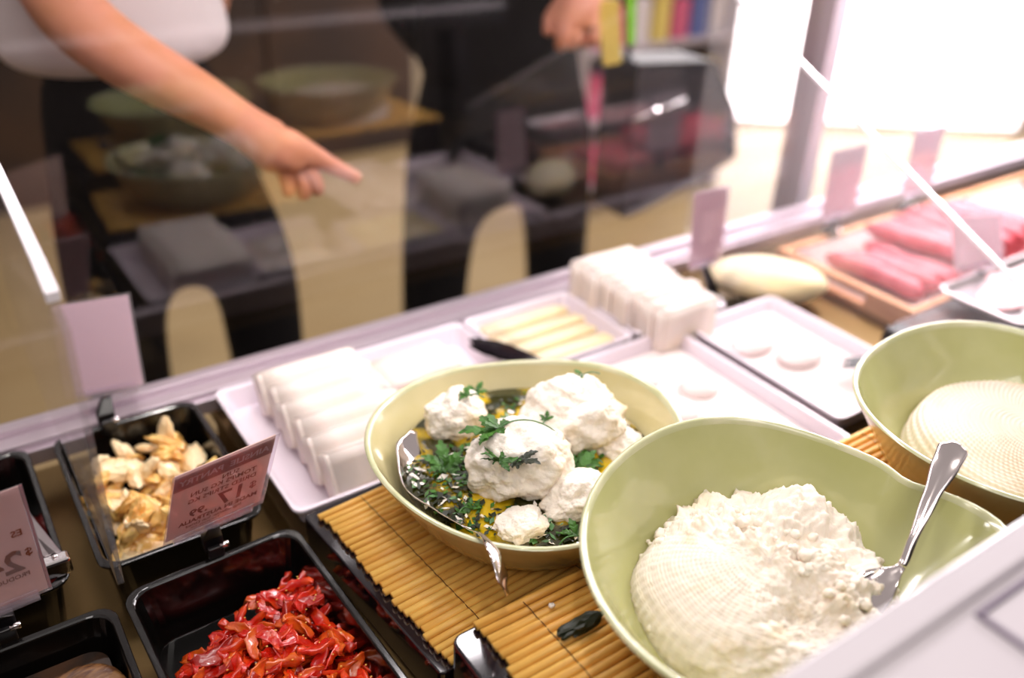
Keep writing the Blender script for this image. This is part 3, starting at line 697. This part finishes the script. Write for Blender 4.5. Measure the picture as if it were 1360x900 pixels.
# left pan: red food and steel tongs
for k in range(10):
    o = link('pepper_piece', blob(.022, 100+k, .3, 3, (1.3, .8, .5), 1.5, .04), 'red_food', smooth=True); o.location = (-.115+.025*(k % 5), .84+.09*(k//5)+.02*(k % 2), -.045); o.rotation_euler = (0, 0, k)
    tag(o, 'dark red marinated pepper piece in the pan with the steel tongs', 'food', 'red pepper pieces')
t = thing('steel_tongs', 'hinged steel tongs lying in the leftmost black pan', 'tongs', (.0, .82, -.01))
for s in (0, 1):
    mb = MB(); dx = .018*s
    mb.loft([[Vector((-.022-dx, .93, -.012)), Vector((-.012-dx, .93, -.012)), Vector((-.012-dx, .93, -.006)), Vector((-.022-dx, .93, -.006))],
             [Vector((-.004-dx*.2, .812, .000)), Vector((.008-dx*.2, .812, .000)), Vector((.008-dx*.2, .812, .007)), Vector((-.004-dx*.2, .812, .007))]])
    link('tong_arm', mb, 'steel', t, bevel=.001)
link('hinge_block', MB().box(-.012, .014, .796, .812, -.012, .008), 'chrome', t, bevel=.003)
link('hinge_pin', MB().tube([(.001, .806, .006), (.001, .806, .0105)], .003, 12), 'chrome', t, smooth=True)

t.location += Vector((.010, 0, .012))
# ------------------------------------------------------------------ price cards
def clip_card(label, q, mcard, jaw, group=None, header=False, th=.0012):
    q = [Vector(p) for p in q]; TLc, TRc, BRc, BLc = q; t = thing('price_card', label, 'price card', jaw, 0, group)
    nrm = (TRc-TLc).cross(BLc-TLc).normalized()
    if nrm.y < 0: nrm = -nrm      # towards the customers
    link('card', MB().plate([TLc, TRc, BRc, BLc], th), mcard, t)
    e = (TRc-TLc).normalized()*.003; u = (TLc-BLc).normalized()*.003
    sl = MB().plate([p-nrm*.0026 for p in (TLc-e+u, TRc+e+u, BRc+e-u*.4, BLc-e-u*.4)], .0008)
    link('clear_sleeve', sl, 'clear', t)
    mid = (BLc+BRc)/2; xd = (BRc-BLc).normalized(); ud = (TLc-BLc).normalized(); hw = (BRc-BLc).length*.42
    def bar(a, b, h0, h1, n0, n1):
        pts = [mid+xd*a+ud*h0+nrm*n0, mid+xd*b+ud*h0+nrm*n0, mid+xd*b+ud*h0+nrm*n1, mid+xd*a+ud*h0+nrm*n1]
        return MB().loft([pts, [p+ud*(h1-h0) for p in pts]])
    hb = MB()
    for nn_ in ((-.0042, -.0022), (.0014, .0034)):
        b_ = bar(-hw, hw, -.004, .006, *nn_); hb.add(b_.v, b_.f)
    b_ = bar(-hw, hw, -.007, -.0042, -.0042, .0034); hb.add(b_.v, b_.f)
    link('holder_rail', hb, 'clear', t, bevel=.0004)
    J = Vector(jaw); k = MB(); up = mid-ud*.007
    k.loft([[J+Vector((-.010, -.006, -.004)), J+Vector((.010, -.006, -.004)), J+Vector((.010, .006, -.004)), J+Vector((-.010, .006, -.004))],
            [J+Vector((-.010, -.006, .010)), J+Vector((.010, -.006, .010)), J+Vector((.010, .006, .010)), J+Vector((-.010, .006, .010))],
            [up+Vector((-.006, -.004, 0)), up+Vector((.006, -.004, 0)), up+Vector((.006, .004, 0)), up+Vector((-.006, .004, 0))]])
    k.obox(J+Vector((0, -.010, -.006)), (.016, .005, .022), (.25, 0, 0)); k.obox(J+Vector((0, .009, -.006)), (.016, .005, .022), (-.25, 0, 0))
    link('clamp', k, 'black_matte', t, bevel=.0012)
    link('clamp_screw', MB().tube([J+Vector((.004, -.013, .004)), J+Vector((.013, -.0135, .004))], .0032, 10), 'chrome', t, smooth=True)
    return t, q, nrm
# the tomato card: its print shows through reversed
t, q, nrm = clip_card('reddish price card with reversed print and 17.99, clipped above the tomato pan', [(.120, .703, .146), (.214, .694, .163), (.199, .726, .066), (.105, .735, .049)], 'card_brown', (.152, .752, .012))
TLc, TRc, BRc, BLc = q; xd = (TLc-TRc).normalized(); W_ = (TLc-TRc).length; ud = (TLc-BLc); Hh = ud.length; ud.normalize()
back = -nrm*.0011
def at(u, v): return BLc+(BRc-BLc)*u+(TLc-BLc)*v+back
o = link('card_header_band', MB().plate([at(0, .97), at(1, .97), at(1, .76), at(0, .76)], .0002), 'card_header', t)
back = -nrm*.0019
def line(txt, u, v, size, m_='ink', off=0.0): return text_obj(txt, size, m_, t, at(u, v), xd, ud, off=off)
line('AINSLIE  PANTRY', .50, .865, .0112, 'ink_white', .0003)
line('SUN', .58, .715, .0088, off=.0002); line('TOM/PS KG SUN', .52, .63, .0088, off=.0002); line('DRIED STRIPS KG', .52, .53, .0088, off=.0002)
line('$', .86, .375, .014, off=.0003); line('17', .64, .355, .030, off=.0006); line('.99', .30, .325, .0155, off=.0005)
line('MADE IN AUSTRALIA', .52, .205, .0084, off=.0003); line('Ingredients: Sun Dried', .48, .135, .0062, off=.0001); line('Tomatoes, Oil', .40, .085, .005)
t, q, nrm = clip_card('brown price card with reversed print, cut by the left picture edge', [(-.105, .728, .163), (-.001, .733, .167), (-.002, .735, .046), (-.108, .735, .040)], 'card_brown', (-.045, .748, .012))
TLc, TRc, BRc, BLc = q; xd = (TLc-TRc).normalized(); ud = (TLc-BLc).normalized(); back = -nrm*.0013
o = link('card_edge', MB().plate([TRc+Vector((.0005, 0, 0)), TRc+Vector((.0030, 0, 0)), BRc+Vector((.0030, 0, 0)), BRc+Vector((.0005, 0, 0))], .0012), 'card_red', t)
line('ES', .88, .62, .010, off=.0002); line('$', .93, .42, .012, off=.0002); line('24', .72, .36, .034, off=.0008); line('PRODUCT OF', .70, .22, .0068, off=.0002)
clip_card('blank pinkish card upright behind the pan of pale yellow pieces', [(.087, 1.106, .144), (.175, 1.098, .141), (.164, 1.052, .037), (.075, 1.060, .041)], 'card', (.112, 1.040, .010))
clip_card('blank pinkish card standing between the white cheese slabs and the crate', [(.985, .935, .176), (1.052, .930, .178), (1.060, .93, .052), (.990, .93, .050)], 'card', (1.050, .925, -.016))
clip_card('faint pale card clipped on the left end of the crate wall in the glare', [(1.36, .975, .17), (1.46, .975, .17), (1.455, .968, .045), (1.36, .968, .045)], 'paper', (1.395, .968, .012))
clip_card('faint pale card clipped at the middle of the crate wall in the glare', [(1.60, .975, .17), (1.70, .975, .17), (1.695, .968, .045), (1.60, .968, .045)], 'paper', (1.625, .968, .012))
clip_card('tilted clear-sleeved card leaning over the steel tray of sliced meat', [(1.38, .74, .13), (1.46, .70, .13), (1.46, .675, .055), (1.37, .70, .045)], 'paper', (1.44, .682, .020))

# ------------------------------------------------------------------ crate, sausages, dark box, steel tray
t = thing('wooden_crate', 'orange wooden crate with hand hole, lined with white paper', 'crate', (1.6, .83, -.034))
X0, X1, Y0, Y1, ZT, ZB = 1.262, 2.1, .690, .974, .004, -.0335
link('end_panel', MB().box(X0, X0+.014, Y0, .78, ZB, ZT).box(X0, X0+.014, .88, Y1, ZB, ZT).box(X0, X0+.014, .78, .88, -.008, ZT).box(X0, X0+.014, .78, .88, ZB, -.024), 'crate', t)
link('end_panel', MB().box(X1-.014, X1, Y0, Y1, ZB, ZT), 'crate', t)
link('side_panel', MB().box(X0+.0141, X1-.0141, Y1-.014, Y1, ZB, ZT), 'crate', t); link('side_panel', MB().box(X0+.0141, X1-.0141, Y0, Y0+.012, ZB, ZT), 'crate', t)
link('crate_bottom', MB().box(X0+.0141, X1-.0141, Y0+.0121, Y1-.0141, ZB, ZB+.004), 'crate', t)
mb = MB(); lo = []
for k in range(9):
    y = Y0+.016+(Y1-Y0-.034)*k/8; z = -.027+(.016 if k in (0, 8) else (.006 if k in (1, 7) else 0)); z += .012*(k == 8)
    lo.append([Vector((X0+.018+j*.058, y, z+.002*noise.noise(Vector((j, k, 0))))) for j in range(14)])
mb.loft(lo, False, False, closed=False)
o = link('paper_liner', mb, 'paper', smooth=True); s = o.modifiers.new('s', 'SOLIDIFY'); s.thickness = .001; tag(o, 'white paper lining the wooden crate under the pink sausages', 'paper')
def sausage(x, y0, y1, z, r, lb, k, lean=0):
    n = 16; mb = MB(); path = [(x+.006*math.sin(u*3+k)+lean*u, y0+(y1-y0)*u, z+.003*math.sin(u*PI+k)) for u in [j/(n-1) for j in range(n)]]
    rad = [r*(.35 if j in (0, n-1) else .8 if j in (1, n-2) else 1+.06*math.sin(j+k)) for j in range(n)]
    tag(link('sausage', mb.tube(path, rad, 14), 'sausage', smooth=True), lb, 'sausage', 'pink sausages in the crate')
SL = 'pink sausage lying in the lower layer of the wooden crate'
for k in range(11): sausage(1.345+k*.038, .728, .915-.01*(k % 3), -.004, .0175, SL, k, -.02)
for k in range(8): sausage(1.475+k*.036, .735, .93, .026, .0165, 'pink sausage in the upper layer of the wooden crate', k+20, -.02)
t = thing('dark_box', 'dark brown wooden box with black front between crate and right bowl', 'box', (1.5, .6, -.034))
link('box_shell', MB().box(1.19, 1.95, .545, .680, -.0335, .012), 'dark_wood', t, bevel=.003)
link('black_lip', MB().box(1.15, 1.95, .520, .5449, -.0335, .022).box(1.15, 1.1895, .545, .670, -.0335, .02), 'black_matte', t, bevel=.005)
st = tray('steel_tray', 1.305, 1.80, .545, .690, .014, 'steel', 'shallow steel tray of sliced meat on the dark box at right', 'tray', z=.0395, r=.015)
for k in range(9):
    o = link('meat_slice', blob(.045, 120+k, .12, 3, (1, .8, .10), 1.6, .05), 'meat', smooth=True); o.location = (1.37+.047*k, .615+.012*(k % 2), .0375+.0012*(k % 3)); o.rotation_euler = (.05, -.12, k)
    tag(o, 'pink meat slice overlapping its neighbours on the steel tray', 'meat', 'meat slices on the steel tray')

# loose bits on the second mat
o = link('herb_clump', blob(.009, 131, .4, 3, (2.6, .9, .6), 2.5, .2), 'dark_leaf', smooth=False); o.location = (.372, .418, .0715); o.rotation_euler = (0, 0, .05); tag(o, 'dark wet herb scrap dropped on the bamboo mat between the bowls', 'herbs')
o = link('cheese_crumb', blob(.0028, 133, .3, 2, (1.2, 1, .8)), 'labneh', smooth=True); o.location = (.366, .450, .070); tag(o, 'tiny white cheese crumb on the bamboo mat', 'crumb')

# ------------------------------------------------------------------ customers
def skin_body(name, nodes, edges, parent, m, sub=2, root=0):
    me = bpy.data.meshes.new(name); me.from_pydata([n[0] for n in nodes], edges, []); me.update()
    o = bpy.data.objects.new(name, me); C.objects.link(o); sm = o.modifiers.new('skin', 'SKIN'); sm.use_smooth_shade = True
    lay = me.skin_vertices[0].data
    for i, n in enumerate(nodes):
        r = n[1] if isinstance(n[1], tuple) else (n[1], n[1]); lay[i].radius = r; lay[i].use_root = (i == root)
    ss = o.modifiers.new('sub', 'SUBSURF'); ss.levels = sub; ss.render_levels = sub
    dg = bpy.context.evaluated_depsgraph_get(); me2 = bpy.data.meshes.new_from_object(o.evaluated_get(dg)); bpy.data.objects.remove(o)
    me2.name = name; me2.materials.clear(); me2.materials.append(M[m])
    me2.polygons.foreach_set('use_smooth', [True]*len(me2.polygons))
    b = bpy.data.objects.new(name, me2); C.objects.link(b)
    if parent: b.parent = parent; b.matrix_parent_inverse = root_mat(parent).inverted()
    return b
def chain(nodes, edges, start, pts):
    prev = start
    for p in pts:
        nodes.append(p); edges.append((prev, len(nodes)-1)); prev = len(nodes)-1
    return prev
def person(label, X, Y, arm_r, arm_l, hands, top_m, top_sleeves, legs, hair_len, lean=0, torso_w=.15, hem=.33):
    t = thing('person', label, 'person', (X, Y, FZ))
    N = [((X, Y, .02), (.115, .09))]; E = []
    sp = chain(N, E, 0, [((X, Y, .14), (.11, .085)), ((X, Y-.3*lean, .36), (.12, .09)), ((X, Y-.7*lean, .52), (.12, .085)), ((X, Y-.9*lean, .60), (.055, .052)), ((X, Y-lean, .68), (.06, .065)), ((X, Y-lean-.01, .76), (.075, .09)), ((X, Y-lean, .83), (.06, .07))])
    chest = 3
    for L_ in legs: chain(N, E, 0, L_)
    for arm, hand in ((arm_r, hands[0]), (arm_l, hands[1])):
        e = chain(N, E, chest, arm)
        for fg in hand: chain(N, E, e, fg)
    skin_body('body', N, E, t, 'skin')
    # face: nose and ears sit on the head
    hy = Y-lean-.01
    mb = MB(); mb.loft([[Vector((X-.004, hy-.088, .785)), Vector((X+.004, hy-.088, .785)), Vector((X+.004, hy-.080, .785)), Vector((X-.004, hy-.08, .785))], [Vector((X-.012, hy-.112, .748)), Vector((X+.012, hy-.112, .748)), Vector((X+.014, hy-.08, .744)), Vector((X-.014, hy-.08, .744))]])
    link('nose', mb, 'skin', t, smooth=True, bevel=.004)
    for s in (-1, 1): link('ear', shift(blob(.022, 3, .05, 2, (.35, .6, 1.1)), (X+s*.078, hy+.005, .755)), 'skin', t, smooth=True)
    for s in (-1, 1): link('eye', shift(blob(.010, 3, .0, 2, (1.3, .6, .7)), (X+s*.03, hy-.083, .775)), 'hair', t, smooth=True)
    link('mouth', shift(blob(.018, 5, .0, 2, (1.2, .4, .3)), (X, hy-.083, .715)), 'sausage', t, smooth=True)
    mb = blob(.105, 9, .08, 4, (.92, 1.05, 1.1)); mb.v = [v+Vector((X, hy+.022, .80)) for v in mb.v]; 
    link('hair', mb, 'hair', t, smooth=True)
    if hair_len: link('hair', MB().tube([(X, hy+.07, .80), (X, hy+.095, .68), (X, hy+.10, .55)], [.07, .06, .03], 12), 'hair', t, smooth=True)
    return t
# body 1: white short-sleeved shirt, black trousers, right arm pointing at the glass
X, Y = .335, 1.70
A = [((.235, 1.66, .555), .064), ((.222, 1.56, .475), .060), ((.236, 1.44, .408), .055), ((.262, 1.385, .378), .050), ((.315, 1.335, .338), .046), ((.365, 1.30, .306), .039), ((.410, 1.27, .268), (.032, .036)), ((.440, 1.252, .243), (.042, .036)), ((.462, 1.245, .228), (.046, .034))]
H1 = [[((.500, 1.240, .219), 0.0186), ((.520, 1.237, .205), 0.0147), ((.543, 1.230, .190), 0.0125), ((.565, 1.226, .176), 0.0105)],
      [((.482, 1.246, .208), 0.0173), ((.493, 1.238, .190), 0.0147), ((.497, 1.236, .172), 0.0128), ((.497, 1.241, .160), 0.0109)],
      [((.468, 1.248, .203), 0.0166), ((.474, 1.238, .186), 0.0141), ((.475, 1.235, .168), 0.0125), ((.474, 1.240, .158), 0.0105)],
      [((.451, 1.250, .206), 0.0160), ((.453, 1.241, .191), 0.0134), ((.452, 1.238, .176), 0.0118), ((.451, 1.243, .167), 0.0100)],
      [((.462, 1.272, .222), 0.0166), ((.478, 1.285, .205), 0.0141), ((.492, 1.285, .192), 0.0113)]]
A = [((p_[0], p_[1]+.014, p_[2]), r_) for p_, r_ in A]; H1 = [[((p_[0], p_[1]+.014, p_[2]), r_) for p_, r_ in f_] for f_ in H1]
AL = [((.50, 1.72, .54), .06), ((.545, 1.80, .42), .05), ((.53, 1.87, .29), .043), ((.46, 1.90, .20), .035), ((.40, 1.90, .14), .024), ((.38, 1.90, .10), (.034, .018))]
def hang(p):
    x, y, z = p
    return [[((x+.02*(k-1.5)*.9, y-.004, z-.035), .0100), ((x+.02*(k-1.5)*.9, y-.010, z-.060-.006*(k in (1, 2))), .0085), ((x+.018*(k-1.5), y-.020, z-.078-.006*(k in (1, 2))), .0075)] for k in range(4)]+[[((x-.03, y-.015, z-.005), .011), ((x-.038, y-.025, z-.035), .009)]]
HL = hang((.38, 1.90, .10))
legs1 = [[((.255, 1.70, -.10), (.066, .07)), ((.247, 1.70, -.42), .062), ((.245, 1.715, -.70), .045), ((.245, 1.73, -.86), .04), ((.24, 1.62, -.895), (.035, .022))],
         [((.50, 1.70, -.12), (.066, .07)), ((.52, 1.70, -.42), .062), ((.525, 1.715, -.70), .045), ((.525, 1.73, -.86), .04), ((.53, 1.62, -.895), (.035, .022))]]
p1 = person('person in white short-sleeved top and black trousers pointing at the trays through the glass', X, Y, A, AL, (H1, HL), 'shirt', True, legs1, True)
def trousers(parent, X, Y, tops, m='trousers', w=.17, ztop=.335):
    N = [((X, Y, .02), (w, .135))]; E = []; chain(N, E, 0, [((X, Y, .18), (w, .13)), ((X, Y, ztop), (w*.92, .12))])
    for a, b in tops: chain(N, E, 0, [((a, Y, -.12), (.092, .10)), ((b, Y, -.45), (.078, .08)), ((b, Y+.015, -.86), (.062, .07))])
    return skin_body('trousers', N, E, parent, m, 2)
trousers(p1, .345, 1.70, ((.245, .242), (.525, .53)), w=.17)
N = [((.335, 1.685, .262), (.215, .135))]; E = []
chain(N, E, 0, [((.335, 1.685, .36), (.205, .13)), ((.335, 1.685, .46), (.18, .12)), ((.325, 1.69, .54), (.15, .105)), ((.325, 1.70, .585), (.07, .065))])
chain(N, E, 3, [((.225, 1.655, .56), (.075, .07)), ((.222, 1.60, .51), (.068, .066))]); chain(N, E, 3, [((.49, 1.72, .545), (.075, .07)), ((.535, 1.77, .46), (.064, .064))])
skin_body('white_top', N, E, p1, 'shirt', 3)
# body 2: dressed in black, one hand closed on papers
X, Y = 1.16, 1.74
A2 = [((1.02, 1.76, .56), .062), ((.97, 1.83, .42), .052), ((1.00, 1.93, .29), .044), ((1.08, 1.96, .20), .036), ((1.14, 1.97, .14), .028), ((1.16, 1.97, .10), (.036, .022))]
H2 = hang((1.16, 1.97, .10))
A2L = [((1.30, 1.74, .56), .062), ((1.37, 1.66, .53), .056), ((1.32, 1.58, .485), .048), ((1.25, 1.52, .43), .042), ((1.185, 1.49, .39), .036), ((1.145, 1.470, .348), (.048, .038))]
H3 = [[((1.102+.026*k, 1.452, .318-.002*k), .0175), ((1.098+.026*k, 1.440, .292), .0155), ((1.102+.025*k, 1.458, .276), .0130)] for k in range(4)]+[[((1.092, 1.478, .330), .017), ((1.085, 1.470, .300), .0135)]]
legs2 = [[((1.00, 1.74, -.10), (.066, .07)), ((.96, 1.74, -.42), .062), ((.955, 1.755, -.70), .045), ((.955, 1.77, -.86), .04), ((.95, 1.66, -.895), (.035, .022))],
         [((1.32, 1.74, -.12), (.066, .07)), ((1.34, 1.74, -.42), .062), ((1.345, 1.755, -.70), .045), ((1.345, 1.77, -.86), .04), ((1.35, 1.66, -.895), (.035, .022))]]
p2 = person('person dressed all in black beyond the glass with a fist at the top edge', X, Y, A2, A2L, (H2, H3), 'blacktop', True, legs2, False)
trousers(p2, 1.16, 1.74, ((.99, .965), (1.33, 1.345)), w=.20)
N = [((1.14, 1.73, .10), (.24, .13))]; E = []
chain(N, E, 0, [((1.14, 1.73, .30), (.21, .13)), ((1.15, 1.73, .50), (.17, .115)), ((1.16, 1.74, .60), (.07, .07))])
chain(N, E, 2, [((1.02, 1.76, .56), (.075, .075)), ((.97, 1.83, .42), .066), ((1.00, 1.93, .29), .058), ((1.08, 1.96, .20), .05), ((1.12, 1.965, .16), .046)])
chain(N, E, 2, [((1.30, 1.74, .56), (.075, .075)), ((1.37, 1.66, .53), .066), ((1.32, 1.58, .485), .058), ((1.26, 1.53, .44), .052)])
skin_body('black_top', N, E, p2, 'blacktop', 2)
# papers held in the fist
t = thing('paper_packet', 'yellow paper packet with green stripe held beside the fist', 'packet', (1.24, 1.45, .25))
link('packet_body', MB().plate([(1.195, 1.47, .36), (1.245, 1.46, .36), (1.262, 1.455, .235), (1.222, 1.465, .23)], .012), 'pkg_yellow', t, bevel=.002)
link('green_stripe', MB().plate([(1.262, 1.458, .37), (1.285, 1.455, .37), (1.290, 1.45, .27), (1.272, 1.452, .27)], .010), 'pkg_green', t, bevel=.002)
# bag
t = thing('shoulder_bag', 'large charcoal bag hanging beside the person in black', 'bag', (1.58, 1.66, -.1))
prof = [(1.445, -.207), (1.50, -.20), (1.66, -.16), (1.83, -.11), (1.80, .02), (1.70, .16), (1.45, .18)]
link('bag_body', MB().loft([[Vector((a+.01, 1.62, b)) for a, b in prof], [Vector((a, 1.60+.0, b)) for a, b in prof], [Vector((a, 1.74, b)) for a, b in prof]]), 'bag', t, bevel=.02, seg=3)
link('bag_strap', MB().tube([(1.46, 1.66, .17), (1.47, 1.66, .40), (1.42, 1.66, .60), (1.36, 1.70, .645)], .014, 8, .35), 'bag', t, smooth=True)
link('bag_buckle', MB().tube([(1.44, 1.598, .05), (1.60, 1.598, .08)], .008, 10), 'chrome', t, smooth=True)
# ------------------------------------------------------------------ shop behind
t = thing('wooden_cabinet', 'dark wooden shop cabinet in shadow far behind the customers', 'cabinet', (.6, 4.6, FZ))
link('cabinet_body', MB().box(-.9, 2.3, 4.3, 4.8, FZ, .75), 'cab', t, bevel=.01)
for k in range(4): 
    d = link('cabinet_door', MB().box(-.86+k*.79, -.86+k*.79+.75, 4.275, 4.299, FZ+.1, .6), 'cab', t, bevel=.006); link('door_handle', MB().tube([(-.80+k*.79, 4.262, -.1), (-.80+k*.79, 4.262, .1)], .008, 8), 'steel', d, smooth=True)
t = thing('display_shelf', 'pale grey shop shelf of coloured packets beyond the charcoal bag', 'shelf', (2.9, 3.2, FZ))
link('side_panel', MB().box(2.40, 2.43, 3.0, 3.4, FZ, .5), 'shelf_grey', t); link('side_panel', MB().box(3.27, 3.30, 3.0, 3.4, FZ, .5), 'shelf_grey', t); link('back_panel', MB().box(2.43, 3.27, 3.38, 3.4, FZ, .5), 'shelf_grey', t)
for z in (-.80, -.50, -.20, .10): link('shelf_board', MB().box(2.43, 3.27, 3.0, 3.38, z, z+.02), 'shelf_grey', t)
cols = ['pkg_pink', 'pkg_white', 'pkg_yellow', 'pkg_pink', 'pkg_blue', 'pkg_white', 'pkg_pink']
cn = dict(pkg_pink='pink', pkg_white='white', pkg_yellow='yellow', pkg_blue='blue')
for j, z in enumerate((-.78, -.48, -.18)):
    for k in range(7):
        m_ = cols[(k+j*3) % 7]; x = 2.46+k*.115
        o = link('packet', MB().box(x, x+.085, 3.03, 3.12, z+.0005, z+.17+.02*((k+j) % 3)), m_, bevel=.006)
        tag(o, '%s packet, number %s from the left on the %s board of the grey shelf' % (cn[m_], ords[k], ('lowest', 'middle', 'upper')[j]), 'packet', 'packets on the grey shelf')
